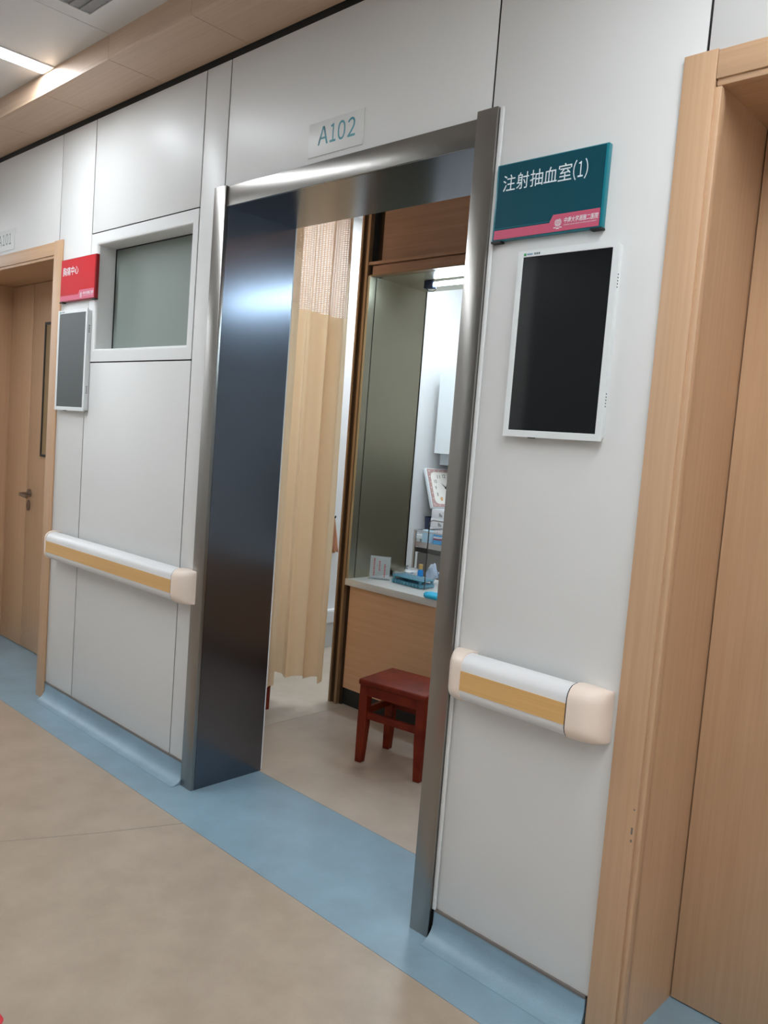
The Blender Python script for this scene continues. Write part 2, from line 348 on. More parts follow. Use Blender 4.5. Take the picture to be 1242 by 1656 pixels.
for x_, z0_, z1_ in ((1.0735, 0.518, 0.534), (1.0740, 0.500, 0.506), (1.0745, 0.575, 0.578)): bx('scuff_mark', 'trim_grey', d2, x_, x_+0.004, -0.0134, -0.0125, z0_, z1_)
# ---- injection room shell
struct(obj('wall_inner_left', box(NB(), -2.05, -1.97, 0.31, 3.1, 0, 2.75), 'paint_white'), 'white painted wall at the left of the inner room', 'wall')
struct(obj('wall_inner_rear', box(NB(), -2.05, 3.2, 3.05, 3.1, 0, 2.75), 'paint_white'), 'white painted rear wall of the inner room', 'wall')
struct(obj('wall_inner_right', box(NB(), 2.0, 2.06, 0.31, 3.05, 0, 2.75), 'paint_white'), 'white painted right wall of the inner room', 'wall')
struct(obj('ceiling', box(NB(), -2.05, 3.2, 0.31, 3.1, 2.75, 2.787), 'ceiling_white'), 'white ceiling of the inner room', 'ceiling')
bm = NB(); box(bm, -2.05, -0.661, 0.3105, 0.325, 0, 2.75); box(bm, 0.471, 2.0, 0.3105, 0.325, 0, 2.75); box(bm, -0.661, 0.471, 0.3105, 0.325, 2.162, 2.75)
struct(obj('wall_inner_front', bm, 'paint_white'), 'white inner face of the corridor wall inside the room', 'wall')
# pier with bronze post and steel cladding
wp = struct(obj('wall_pier', box(NB(), -1.14, -1.072, 1.165, 1.565, 0, 2.75), 'joint_dark'), 'steel clad pier beside the service counter', 'pier')
bx('post_edge', 'bronze_light', wp, -1.148, -1.136, 1.138, 1.165, 0, 2.75)
bx('post_channel', 'bronze_dark', wp, -1.136, -1.104, 1.150, 1.165, 0, 2.75)
bx('post_edge', 'bronze_light', wp, -1.104, -1.088, 1.138, 1.165, 0, 2.75)
bx('steel_strip', 'steel_pier', wp, -1.088, -1.07, 1.143, 1.1845, 0.66, 2.172)
bx('steel_panel', 'steel_pier', wp, -1.072, -1.068, 1.1885, 1.575, 0.66, 2.172)
bx('side_panel', 'paint_white', wp, -1.148, -1.14, 1.165, 1.575, 0, 2.75)
bx('end_panel', 'steel_pier', wp, -1.148, -1.068, 1.565, 1.575, 0, 2.75)
# timber header above the service opening
wh = struct(obj('wall_header', box(NB(), -1.068, 2.0, 1.21, 1.575, 2.182, 2.75), 'paint_white'), 'timber clad header above the service opening', 'wall')
bx('header_panel', 'wood_header', wh, -1.04, 2.0, 1.185, 1.21, 2.245, 2.75)
bx('header_shade', 'bronze_dark', wh, -1.088, -1.04, 1.19, 1.21, 2.172, 2.75)  # dark strip painted in for the shadow in the header's left recess
bx('ledge_trim', 'wood_header', wh, -1.086, 2.0, 1.142, 1.21, 2.226, 2.240)
bx('beam', 'wood_header', wh, -1.068, 2.0, 1.155, 1.21, 2.178, 2.222)
bx('lower_edge', 'bronze_light', wh, -1.086, 2.0, 1.146, 1.185, 2.172, 2.178)
bx('steel_soffit', 'steel_pier', wh, -1.068, 2.0, 1.189, 1.575, 2.172, 2.182)

# ================================================================== THINGS ON THE CORRIDOR WALL
# ---- ceiling lights and vent
def strip_light(x, label, group):
    t = thing('strip_light', label, 'ceiling light', (x, -1.35, 2.774), group)
    bm = NB()
    for a in (-1, 1): box(bm, x+a*0.0475-0.004*(a < 0), x+a*0.0475+0.004*(a > 0), -2.55, -0.243, 2.766, 2.774)
    box(bm, x-0.0475, x+0.0475, -2.55, -2.545, 2.766, 2.774); box(bm, x-0.0475, x+0.0475, -0.248, -0.243, 2.766, 2.774)
    obj('frame', bm, 'ceiling_white', t); bx('diffuser', 'lamp_strip', t, x-0.047, x+0.047, -2.544, -0.249, 2.768, 2.773)
strip_light(-1.626, 'bright white strip light in the ceiling at the top left corner', 'corridor strip lights')
strip_light(1.55, 'white ceiling strip light nearly overhead of the viewer, outside the picture', 'corridor strip lights')
strip_light(4.3, 'white ceiling strip light beyond the near wooden door, outside the picture', 'corridor strip lights')
strip_light(-5.5, 'white ceiling strip light far down the corridor to the left, outside the picture', 'corridor strip lights')
v = thing('ceiling_vent', 'grey square air vent in the white corridor ceiling', 'vent', (-0.80, -0.58, 2.774))
bm = NB(); box(bm, -1.06, -0.56, -0.85, -0.825, 2.767, 2.774); box(bm, -1.06, -0.56, -0.361, -0.335, 2.767, 2.774); box(bm, -1.06, -1.032, -0.825, -0.361, 2.767, 2.774); box(bm, -0.588, -0.56, -0.825, -0.361, 2.767, 2.774)
obj('vent_frame', bm, 'ceiling_white', v); bx('vent_core', 'vent_grey', v, -1.032, -0.588, -0.825, -0.361, 2.771, 2.774)
for k in range(12): bx('vent_slat', 'vent_grey', v, -1.031, -0.589, -0.82+k*0.038, -0.82+k*0.038+0.018, 2.7665, 2.771)
# ---- room number plates
p = thing('number_plate', 'clear room plate reading A102 above the steel doorway', 'room sign', (-0.105, -0.004, 2.24), 'room number plates')
bx('plate', 'plate', p, -0.229, 0.019, -0.0075, -0.0042, 2.24, 2.345, bev=0.001); glyphs('lettering', [('Ａ', -0.183, 2.272, 0.047, 0.056), ('１', -0.128, 2.272, 0.027, 0.056), ('０', -0.093, 2.271, 0.034, 0.058), ('２', -0.049, 2.272, 0.034, 0.057)], 'letter_teal', p, -0.0079, 0.008)
p = thing('number_plate', 'room plate reading A101 above the far wooden door', 'room sign', (-2.62, -0.004, 2.19), 'room number plates')
bx('plate', 'plate', p, -2.745, -2.497, -0.0075, -0.0042, 2.197, 2.302, bev=0.001); glyphs('lettering', [('Ａ', -2.70, 2.226, 0.047, 0.056), ('１', -2.643, 2.226, 0.027, 0.056), ('０', -2.606, 2.225, 0.034, 0.058), ('１', -2.562, 2.226, 0.027, 0.056)], 'letter_grey', p, -0.0079, 0.008)
# ---- hospital signs
def sign(label, x0, z0, w, h, face, edge, band, title):
    x1, z1 = x0+w, z0+h
    t = thing('wall_sign', label, 'sign', (x0+w/2, -0.004, z0), 'department wall signs')
    bx('back_box', edge, t, x0, x1, -0.0200, -0.0042, z0, z1, bev=0.0015)
    bx('face', face, t, x0+0.006, x1-0.006, -0.0212, -0.0198, z0+0.003, z1-0.003)
    bx('face_groove', edge, t, x0+0.006, x0+w*0.55, -0.0215, -0.0211, z0+h*0.155, z0+h*0.160)
    a, b = x0+0.007, x1-0.007
    pts = [(a, z0+0.003), (b, z0+0.003), (b, z0+h*0.23), (x0+w*0.575, z0+h*0.23), (x0+w*0.545, z0+h*0.135), (a, z0+h*0.135)]
    bd = obj('band', prism(NB(), pts, -0.0220, -0.0211, 'y'), band, t)
    glyphs('lettering', [(ch, x0+a_, z0+b_, c_, d_) for ch, a_, b_, c_, d_ in title], 'letter_white', t, -0.0217, 0.001)
    bm = NB(); cx, cz = x0+w*0.625, z0+h*0.125
    for r in (0.0095, 0.0075):
        n = 24
        for k in range(n):
            if r > 0.008 and 4 < k < 8: continue
            t0, t1 = 2*math.pi*k/n, 2*math.pi*(k+1)/n
            q = [(cx+rr*math.cos(a_), -0.0223, cz+rr*math.sin(a_)) for rr, a_ in ((r, t0), (r, t1), (r-0.0009, t1), (r-0.0009, t0))]
            bm.faces.new([bm.verts.new(c) for c in q])
    for dx, dz, ww, hh in ((-0.0042, 0, 0.0012, 0.009), (-0.0014, 0.001, 0.0012, 0.009), (0.0014, 0.001, 0.0012, 0.009), (0.0042, 0, 0.0012, 0.009), (0, -0.0048, 0.010, 0.0012), (0, 0.0052, 0.006, 0.001), (-0.008, -0.0115, 0.007, 0.002), (0.008, -0.0115, 0.007, 0.002), (0, -0.0135, 0.008, 0.0025)):
        bm.faces.new([bm.verts.new(c) for c in ((cx+dx-ww/2, -0.0223, cz+dz-hh/2), (cx+dx+ww/2, -0.0223, cz+dz-hh/2), (cx+dx+ww/2, -0.0223, cz+dz+hh/2), (cx+dx-ww/2, -0.0223, cz+dz+hh/2))])
    obj('emblem', bm, 'letter_white', bd)
    text('hospital_name', '中南大学湘雅二医院', 'letter_white', bd, x0+w*0.675, z0+h*0.108, -0.0224, 0.0135, w*0.29, shear=0.15, offset=0.006)
    text('hospital_name_small', 'THE SECOND XIANGYA HOSPITAL OF CENTRAL SOUTH UNIVERSITY', 'letter_white', bd, x0+w*0.675, z0+h*0.078, -0.0224, 0.0026, w*0.285)
    for xa in (x0-0.001, x1-0.029): bx('clip', 'black', t, xa, xa+0.030, -0.022, -0.0042, z0-0.005, z0-0.0002)
sign('teal sign with white lettering and pink band beside the steel doorway', 0.5415, 1.893, 0.312, 0.190, 'teal', 'teal_edge', 'pink', [('注', 0.022, 0.121, 0.037, 0.040), ('射', 0.063, 0.121, 0.036, 0.040), ('抽', 0.103, 0.121, 0.037, 0.040), ('血', 0.143, 0.123, 0.037, 0.037), ('室', 0.183, 0.121, 0.037, 0.041), ('（', 0.2235, 0.117, 0.009, 0.047), ('１', 0.2365, 0.123, 0.014, 0.036), ('）', 0.254, 0.117, 0.009, 0.047)])
sign('red sign with white lettering beside the far wooden door', -1.921, 1.890, 0.336, 0.190, 'red_sign', 'red_edge', 'pink_light', [('胸', 0.024, 0.116, 0.036, 0.038), ('痛', 0.063, 0.116, 0.036, 0.038), ('中', 0.104, 0.116, 0.031, 0.039), ('心', 0.140, 0.118, 0.036, 0.034)])
# ---- displays
def display(label, x0, x1, z0, z1, glass):
    t = thing('wall_display', label, 'display', ((x0+x1)/2, 0, z0), 'portrait wall displays')
    obj('case', prism(NB(), rrect(x0+0.004, x1-0.004, z0+0.004, z1-0.004, 0.008), -0.024, -0.0042, 'y'), 'screen_case', t, smooth=True)
    bez = obj('bezel', frame_prof(NB(), (x0, x1, z0, z1), (x0+0.0155, x1-0.0155, z0+0.0165, z1-0.0155), -0.028, -0.022, 0.001), 'screen_case', t)
    bx('screen', glass, t, x0+0.015, x1-0.015, -0.0268, -0.0235, z0+0.016, z1-0.015)
    bx('logo_mark', 'logo_green', bez, x0+0.017, x0+0.024, -0.0284, -0.0279, z1-0.0125, z1-0.0065)
    bx('logo_bar', 'logo_blue', bez, x0+0.026, x0+0.042, -0.0284, -0.0279, z1-0.011, z1-0.0075)
    for k in range(3): bx('logo_glyph', 'letter_grey', bez, x0+0.047+k*0.006, x0+0.0515+k*0.006, -0.0284, -0.0279, z1-0.0115, z1-0.0068)
    for zc in (z1-0.105, z0+0.08):
        for k in range(5): obj('vent_slot', box(NB(), x1-0.0045, x1-0.0036, -0.019, -0.011, zc+k*0.0072, zc+k*0.0072+0.003), 'black', t)
    bx('cable_boss', 'black', t, x0+0.07, x0+0.085, -0.02, -0.008, z0-0.002, z0+0.004)
display('large black portrait screen in white case under the teal sign', 0.634, 0.908, 1.400, 1.857, 'screen_glass')
display('grey portrait screen in white case under the red sign', -1.914, -1.628, 1.396, 1.849, 'screen_dull')
# ---- handrails
def handrail(label, x0, xa, xb, x1, cat='handrail'):
    t = thing('handrail', label, cat, ((x0+x1)/2, 0, 0.705), 'corridor crash handrails')
    zc, F = 0.768, -0.074
    def prof(s=0.0):
        pts = [(-0.030, 0.830+s), (-0.045, 0.829+s)]
        pts += [(-0.045-(0.029+s)*math.sin(math.radians(a)), 0.798+(0.031+s)*math.cos(math.radians(a))) for a in (20, 40, 60, 80)]
        pts += [(F-s, 0.792), (F-s, 0.742)]
        pts += [(-0.045-(0.029+s)*math.sin(math.radians(a)), 0.737-(0.031+s)*math.cos(math.radians(a))) for a in (80, 60, 40, 20)]
        pts += [(-0.045, 0.706-s), (-0.030, 0.705-s), (-0.024, 0.712), (-0.024, 0.823)]
        return pts
    obj('rail', prism(NB(), prof(), xa, xb, 'x'), 'rail_white', t, smooth=True)
    bx('wood_insert', 'wood_strip', t, xa+0.0005, xb-0.0005, F-0.0012, F+0.004, 0.738, 0.789)
    for s, xs_, xe in ((-1, xa, x0), (1, xb, x1)):
        # end cap: same section a little larger, sweeping round to the wall
        bm = NB(); rings = []; L = abs(xe-xs_); R = min(L*0.75, 0.062)
        secs = [(xs_, 1.0), (xe-s*R, 1.0)] + [(xe-s*R+s*R*math.sin(math.radians(a)), math.cos(math.radians(a))) for a in (15, 30, 45, 60, 72, 82, 89)]
        for xx, kk in secs:
            kk = max(kk, 0.0)
            pr = [( -0.0045+(y_+0.0045)*(0.06+0.94*kk**0.8), zc+(z_-zc)*(0.90+0.10*kk**0.5)) for y_, z_ in [(-0.0045, 0.829), *prof(0.003)[:-2], (-0.0045, 0.706)]]
            rings.append([bm.verts.new((xx, y_, z_)) for y_, z_ in pr])
        for a, b in zip(rings, rings[1:]):
            for k in range(len(a)): bm.faces.new([a[k], a[(k+1) % len(a)], b[(k+1) % len(a)], b[k]])
        bm.faces.new(rings[0]); bm.faces.new(rings[-1])
        obj('end_cap', bm, 'rail_cap', t, smooth=True)
    obj('cap_joint', prism(NB(), prof(0.0022), xb-0.003, xb+0.0005, 'x'), 'rubber', t)
    n = max(2, int((xb-xa)/0.35))
    for k in range(n):
        xx = xa+0.04+(xb-xa-0.08)*k/(n-1); bx('bracket', 'rail_cap', t, xx-0.02, xx+0.02, -0.024, -0.0042, 0.745, 0.79)
handrail('long cream handrail with wood strip under the frosted window', -1.878, -1.838, -0.772, -0.690)
handrail('short cream handrail with wood strip below the large black screen', 0.541, 0.602, 0.916, 0.998)

# ================================================================== INSIDE THE ROOM
# ---- service counter
t = thing('service_counter', 'wood fronted service counter with black plinth behind the stool', 'counter', (0.4, 1.3, 0))
bx('front_panel', 'wood_counter', t, -1.072, 1.99, 1.165, 1.18, 0.09, 0.624); bx('edge_strip', 'bronze_dark', t, -1.088, -1.0725, 1.160, 1.18, 0.0, 0.624)
bx('plinth', 'plinth_black', t, -1.072, 1.99, 1.175, 1.19, 0.0, 0.09); bx('carcass', 'wood_counter', t, -1.066, 1.99, 1.19, 1.56, 0.0, 0.624)
tag(obj('worktop', box(NB(), -1.087, 1.99, 1.138, 1.59, 0.625, 0.66, bev=0.003), 'worktop', smooth=True), 'pale grey stone worktop of the service counter', 'worktop')
# ---- red stool
def stool(label, cx, cy, ang, group):
    t = thing('wooden_stool', label, 'stool', (cx, cy, 0), group); T = Matrix.Translation((cx, cy, 0)) @ Matrix.Rotation(math.radians(ang), 4, 'Z')
    w, d, h, l = 0.168, 0.128, 0.362, 0.020
    obj('seat', box(NB(), -w, w, -d, d, h-0.026, h, bev=0.008, seg=3), 'stool_red', t, smooth=True, T=T)
    lx, ly = w-0.026, d-0.026
    for a in (-1, 1):
        for b in (-1, 1):
            bm = NB(); k = l/2+0.009
            rings = []
            for z, ww, off in ((0.0, k*0.76, 0.005), (0.006, k*0.86, 0.005), (0.16, k*1.05, 0.0), (h-0.026, k*1.05, 0.0)):
                rings.append([bm.verts.new((a*(lx+off)+p*ww, b*(ly+off*0.6)+q*ww, z)) for p, q in ((-1, -1), (1, -1), (1, 1), (-1, 1))])
            for r0, r1 in zip(rings, rings[1:]):
                for i in range(4): bm.faces.new([r0[i], r0[(i+1) % 4], r1[(i+1) % 4], r1[i]])
            bm.faces.new(rings[0]); bm.faces.new(rings[-1])
            bmesh.ops.bevel(bm, geom=[e for e in bm.edges if abs(e.verts[0].co.z-e.verts[1].co.z) > 0.01], offset=0.003, segments=1, affect='EDGES')
            obj('leg', bm, 'stool_red', t, T=T)
    for b in (-1, 1):
        obj('apron', box(NB(), -lx+0.018, lx-0.018, b*ly-0.008+b*0.007, b*ly+0.008+b*0.007, h-0.068, h-0.026), 'stool_red', t, T=T)
        obj('stretcher', box(NB(), -lx+0.018, lx-0.018, b*ly-0.009, b*ly+0.009, 0.192, 0.222, bev=0.002), 'stool_red', t, T=T)
    for a in (-1, 1):
        obj('apron', box(NB(), a*lx-0.008+a*0.007, a*lx+0.008+a*0.007, -ly+0.018, ly-0.018, h-0.068, h-0.026), 'stool_red', t, T=T)
        obj('stretcher', box(NB(), a*lx-0.009, a*lx+0.009, -ly+0.018, ly-0.018, 0.205, 0.235, bev=0.002), 'stool_red', t, T=T)
stool('dark red wooden stool in front of the service counter', -0.353, 0.838, 9.0, 'red wooden stools')
stool('dark red wooden stool mostly hidden behind the left steel jamb and curtain', -1.376, 0.680, 1.0, 'red wooden stools')
# ---- curtains
def curtain(name, label, path, ztop, znet, hem, folds, amp, cat, cm, group, nseg=160, flare=1.0, lean=(0, 0)):
    t = thing(name, label, cat, (path[0][0], path[0][1], 0), group)
    P = [Vector(p) for p in path]; L = [0]
    for a, b in zip(P, P[1:]): L.append(L[-1]+(b-a).length)
    def at(s):
        d = s*L[-1]
        for i in range(len(P)-1):
            if d <= L[i+1] or i == len(P)-2:
                f = (d-L[i])/(L[i+1]-L[i]); q = P[i].lerp(P[i+1], f); dr = (P[i+1]-P[i]).normalized(); return q, Vector((dr.y, -dr.x)), dr
    def pos(s, z):
        q, n, dr = at(s); k = 1-(z-0.15)/(ztop-0.15)
        w = math.sin(folds*2*math.pi*s+1.3*math.sin(5.1*s+0.4)+0.35*math.sin(z*1.7+3*s))
        w2 = 0.45*math.sin(folds*4.7*math.pi*s+2.0+0.6*z)
        A = amp*(0.75+0.25*math.sin(7*s+1))*(0.72+0.28*k*flare)
        p = q + n*A*(w+0.35*w2*(1-0.5*k)) + dr*A*0.45*math.cos(folds*2*math.pi*s+1.3*math.sin(5.1*s+0.4))
        return (p.x+lean[0]*k, p.y+lean[1]*k, z)
    def sheet(za, zb, nz, nm, m, uvs=False):
        bm = NB(); lay = bm.loops.layers.uv.new('UVMap'); rows = []
        for j in range(nz+1):
            row = []
            for i in range(nseg+1):
                s = i/nseg; a = za(s) if callable(za) else za; b = zb(s) if callable(zb) else zb
                row.append(bm.verts.new(pos(s, a+(b-a)*j/nz)))
            rows.append(row)
        arc = [0]
        for i in range(nseg): arc.append(arc[-1]+(rows[0][i+1].co-rows[0][i].co).length*U)
        for j in range(nz):
            for i in range(nseg):
                f = bm.faces.new([rows[j][i], rows[j][i+1], rows[j+1][i+1], rows[j+1][i]])
                for lp, (ii, jj) in zip(f.loops, ((i, j), (i+1, j), (i+1, j+1), (i, j+1))): lp[lay].uv = (arc[ii], rows[jj][ii].co.z*U)
        return obj(nm, bm, m, t, smooth='all')
    sheet(lambda s: hem(s)+0.035, znet, 24, 'cloth', cm); sheet(hem, lambda s: hem(s)+0.035, 2, 'hem', cm)
    if callable(znet) or znet < ztop: sheet(znet, ztop, 20, 'net', 'curtain_net')
    tr_ = NB(); tube(tr_, [(p.x, p.y, ztop+0.012) for p in P], 0.012); obj('track', tr_, 'frame_white', t, smooth=True)
curtain('privacy_curtain', 'wide peach privacy curtain with net top hanging inside the doorway', [(-1.52, 1.02), (-1.40, 0.925), (-1.28, 0.915), (-1.03, 0.985)], 2.70, lambda s: 1.985-0.055*max(0, s-0.5)*2, lambda s: 0.150+0.012*math.sin(9*s), 5.5, 0.044, 'curtain', 'curtain_cloth', 'curtains')
curtain('privacy_curtain', 'pale edge of a nearer peach curtain beside the left steel jamb', [(-1.62, 0.40), (-1.20, 0.48), (-1.12, 0.60), (-1.138, 0.765)], 2.70, 1.975, lambda s: 0.145, 5.0, 0.016, 'curtain', 'curtain_cloth', 'curtains', nseg=90)
t = thing('hanging_cloth', 'small peach cloth hanging from a hook on the white inner wall', 'cloth', (-1.95, 1.85, 0.63))
bm = NB(); n, rows = 24, []
for j in range(9):
    k = j/8; w = 0.012+0.105*k; z = 0.852-0.220*k
    rows.append([bm.verts.new((-1.952+0.010*k*math.sin(i*1.1+k)+0.004*k, 1.853-w*0.62+w*i/n, z+0.004*k*math.sin(i*0.7))) for i in range(n+1)])
for a, b in zip(rows, rows[1:]):
    for i in range(n): bm.faces.new([a[i], a[i+1], b[i+1], b[i]])
bmesh.ops.solidify(bm, geom=bm.faces[:], thickness=0.002)
obj('cloth', bm, 'curtain_back', t, smooth='all'); obj('hook', tube(NB(), [(-1.97, 1.853, 0.858), (-1.948, 1.853, 0.858), (-1.943, 1.853, 0.868)], 0.005, 8), 'black', t, smooth=True)
# ---- white trunking on the left wall
t = thing('wall_trunking', 'white rectangular trunking running low along the inner left wall', 'trunking', (-1.95, 1.9, 0.17))
bx('channel', 'trunking', t, -1.97, -1.925, 0.6, 3.0, 0.171, 0.256, bev=0.002); bx('cover', 'trunking', t, -1.925, -1.919, 0.6, 3.0, 0.178, 0.250)
# ---- lights of the room
def tube_light(x0, x1, label, dark):
    t = thing('tube_light', label, 'light', ((x0+x1)/2, 1.35, 2.14), 'tube lights under the service header')
    bx('housing', 'frame_white', t, x0, x1, 1.338, 1.362, 2.1605, 2.172)
    obj('tube', tube(NB(), [(x0+0.006, 1.35, 2.152), (x1-0.006, 1.35, 2.152)], 0.0095, 14), 'lamp_tube', t, smooth=True)
    obj('end_cap', box(NB(), x0-0.055, x0+0.004, 1.334, 1.366, 2.134, 2.1715, bev=0.003), 'navy' if dark else 'frame_white', t, smooth=True)
    obj('end_cap', box(NB(), x1-0.004, x1+0.012, 1.334, 1.366, 2.138, 2.1715, bev=0.003), 'frame_white', t, smooth=True)
    if dark: obj('cable_loop', tube(NB(), [(x0-0.05, 1.35, 2.14), (x0-0.03, 1.345, 2.122), (x0, 1.345, 2.118), (x0+0.02, 1.345, 2.126), (x0+0.01, 1.35, 2.14)], 0.002, 6), 'black', t)
tube_light(-0.83, 0.17, 'glowing blue-white tube light under the header above the counter', True)
tube_light(0.26, 1.26, 'tube light further along the counter header, hidden behind the right jamb', False)
def panel_light(x, y, m, label):
    t = thing('ceiling_panel_light', label, 'ceiling light', (x, y, 2.738), 'ceiling panel lights of the inner room')
    bx('frame', 'frame_white', t, x-0.29, x+0.29, y-0.29, y+0.29, 2.741, 2.75); bx('diffuser', m, t, x-0.27, x+0.27, y-0.27, y+0.27, 2.738, 2.7409)
panel_light(-1.38, 1.75, 'lamp_bay', 'square ceiling panel light above the curtained bay, out of view')
panel_light(-1.25, 2.4, 'lamp_rear', 'square ceiling panel light behind the counter header, out of view')
panel_light(1.3, 0.74, 'fill_front', 'added fill panel light at the right front of the room, out of view')  # unseen fill added to brighten the counter front and room floor
# ---- things on the worktop
ZW = 0.66
t = thing('acrylic_notice', 'clear acrylic notice stand with red writing on the worktop', 'notice stand', (-0.99, 1.29, ZW))
A = Vector((-1.036, 1.262)); B = Vector((-0.948, 1.318)); dv = (B-A).normalized(); nv = Vector((-dv.y, dv.x))
T = Matrix.Translation((A.x, A.y, ZW)) @ Matrix(((dv.x, nv.x, 0, 0), (dv.y, nv.y, 0, 0), (0, 0, 1, 0), (0, 0, 0, 1)))
wS = (B-A).length
obj('sheet', box(NB(), 0, wS, 0, 0.003, 0.002, 0.118), 'acrylic', t, T=T); obj('sheet', box(NB(), 0, wS, 0.012, 0.015, 0.002, 0.118), 'acrylic', t, T=T)
obj('foot', box(NB(), -0.004, wS+0.004, -0.02, 0.035, 0.0, 0.002), 'acrylic', t, T=T)
for k, (xx, n, z0) in enumerate(((0.022, 9, 0.018), (0.05, 5, 0.045), (0.078, 7, 0.012))):
    for j in range(n): obj('red_character', box(NB(), xx-0.003, xx+0.003, -0.0008, 0.0, z0+j*0.0105, z0+j*0.0105+0.0065*(0.7+0.3*((j*7+k) % 2))), 'letter_red', t, T=T)
t = thing('test_tube_rack', 'blue plastic test tube rack of two tiers on the worktop', 'rack', (-0.79, 1.34, ZW))
T = Matrix.Translation((-0.800, 1.335, ZW)) @ Matrix.Rotation(math.radians(-3), 4, 'Z')
def tier(z, hh, nm):
    o = obj(nm, box(NB(), -0.105, 0.105, -0.048, 0.048, z, z+hh, bev=0.004), 'rack_teal', t, smooth=True, T=T)
    for i in range(10):
        for j in range(5):
            cx, cy_ = -0.0945+i*0.021, -0.036+j*0.018
            h_ = obj('tube_hole', lathe(NB(), [(0.0, 0.0008), (0.0068, 0.0008), (0.0078, -0.0002)], (cx, cy_, z+hh), 10), 'rack_hole', o, T=T)
    return o
lo = tier(0.002, 0.018, 'lower_tier'); hi = tier(0.034, 0.008, 'upper_tier')
for i in range(10): obj('tube_socket', lathe(NB(), [(0.0075, 0), (0.0095, 0.017)], (-0.0945+i*0.021, -0.0465, 0.001), 10), 'rack_teal', lo, smooth=True, T=T)
for a in (-1, 1):
    for b in (-1, 1): obj('rack_post', box(NB(), a*0.09-0.006, a*0.09+0.006, b*0.042-0.005, b*0.042+0.005, 0.020, 0.034), 'rack_teal', t, T=T)
t = thing('steel_dish', 'round stainless steel dish with knobbed lid behind the blue rack', 'dish', (-1.0, 1.50, ZW))
obj('bowl', lathe(NB(), [(0.0, 0.0), (0.065, 0.0), (0.078, 0.012), (0.082, 0.034)], (-0.995, 1.498, ZW), 32), 'steel_plain', t, smooth=True)
obj('lid', lathe(NB(), [(0.086, 0.033), (0.0865, 0.037), (0.07, 0.042), (0.03, 0.047), (0.0, 0.048)], (-0.995, 1.498, ZW), 32), 'steel_plain', t, smooth=True)
obj('knob', lathe(NB(), [(0.004, 0.046), (0.005, 0.053), (0.010, 0.056), (0.010, 0.060), (0.0, 0.062)], (-0.995, 1.498, ZW), 16), 'steel_plain', t, smooth=True)
t = thing('glass_screen', 'clear glass counter screen with rounded corner and dark edge', 'glass screen', (-0.2, 1.285, ZW))
GX, GY, GZ = -0.682, 1.285, 1.004
pts = [(GX, ZW), (GX, GZ-0.02)] + [(GX+0.02-0.02*math.cos(math.radians(a)), GZ-0.02+0.02*math.sin(math.radians(a))) for a in (15, 30, 45, 60, 75, 90)] + [(0.5, GZ), (0.5, ZW)]
obj('pane', prism(NB(), pts, GY, GY+0.005, 'y'), 'clear_glass', t)
obj('side_edge', tube(NB(), [(GX-0.001, GY+0.0025, ZW), (GX-0.001, GY+0.0025, GZ-0.022)], 0.0028, 6), 'black', t)
obj('top_edge', tube(NB(), [(GX-0.001, GY+0.0025, GZ-0.022), (GX+0.004, GY+0.0025, GZ-0.006), (GX+0.02, GY+0.0025, GZ+0.0005), (0.5, GY+0.0025, GZ+0.0005)], 0.0024, 6), 'steel_dark', t)
# cyan gloves
def glove(label, cx, cy_, a, b, h, rot):
    bm = NB(); bmesh.ops.create_icosphere(bm, subdivisions=3, radius=1.0)
    for v in bm.verts:
        n = 0.12*math.sin(5*v.co.x+cx*40)+0.10*math.sin(7*v.co.y+2)
        z = max(v.co.z, -0.3)
        v.co = Vector((v.co.x*a*(1+n), v.co.y*b*(1+n), (z+0.3)*h*(1+0.4*n)))
    T_ = Matrix.Translation((cx, cy_, ZW)) @ Matrix.Rotation(rot, 4, 'Z')
    t = thing('glove', label, 'glove', (cx, cy_, ZW), 'crumpled cyan gloves'); obj('palm', bm, 'cyan', t, smooth='all', T=T_)
    for k in range(3): obj('finger', tube(NB(), [(a*0.3, b*(0.5-k*0.5), h*0.5), (a*0.95, b*(0.62-k*0.6), h*0.42), (a*1.35, b*(0.66-k*0.66), h*0.3)], [0.011, 0.010, 0.005], 8), 'cyan', t, smooth=True, T=T_)
glove('crumpled cyan glove on the front edge of the worktop', -0.505, 1.172, 0.070, 0.038, 0.022, 0.1)
glove('crumpled cyan glove lying further back on the worktop', -0.46, 1.285, 0.055, 0.036, 0.030, 0.2)
# bag, bottle, bowl
bm = NB(); bmesh.ops.create_icosphere(bm, subdivisions=3, radius=1.0)
for v in bm.verts:
    c = v.co; k = 1+0.16*math.sin(6*c.z+3*c.x)+0.13*math.sin(9*c.y+4*c.z)+0.08*math.sin(15*c.x)
    v.co = Vector((c.x*0.030*k*(1.15-0.55*max(c.z, 0)), c.y*0.016*k, 0.050+c.z*0.050*(1+0.12*math.sin(7*c.x))))
tag(obj('plastic_bag', bm, 'bag', smooth='all', T=Matrix.Translation((-0.822, 1.50, ZW)) @ Matrix.Rotation(0.15, 4, 'Y')), 'pale crumpled plastic bag standing beside the steel bowl', 'bag')
t = thing('bottle', 'small bottle with blue body and amber cap beside the pale bag', 'bottle', (-0.862, 1.46, ZW))
obj('body', lathe(NB(), [(0, 0), (0.014, 0), (0.015, 0.05), (0.011, 0.062)], (-0.862, 1.46, ZW), 16), 'bottle_blue', t, smooth=True); obj('cap', lathe(NB(), [(0.011, 0.0625), (0.0115, 0.088), (0, 0.089)], (-0.862, 1.46, ZW), 16), 'bottle_label', t, smooth=True)
tag(obj('steel_bowl', lathe(NB(), [(0, 0), (0.05, 0), (0.062, 0.06), (0.065, 0.062), (0.06, 0.058), (0.048, 0.004), (0, 0.004)], (-0.70, 1.50, ZW), 28), 'bowl_blue', smooth=True), 'bluish steel bowl at the right end of the visible worktop', 'bowl')
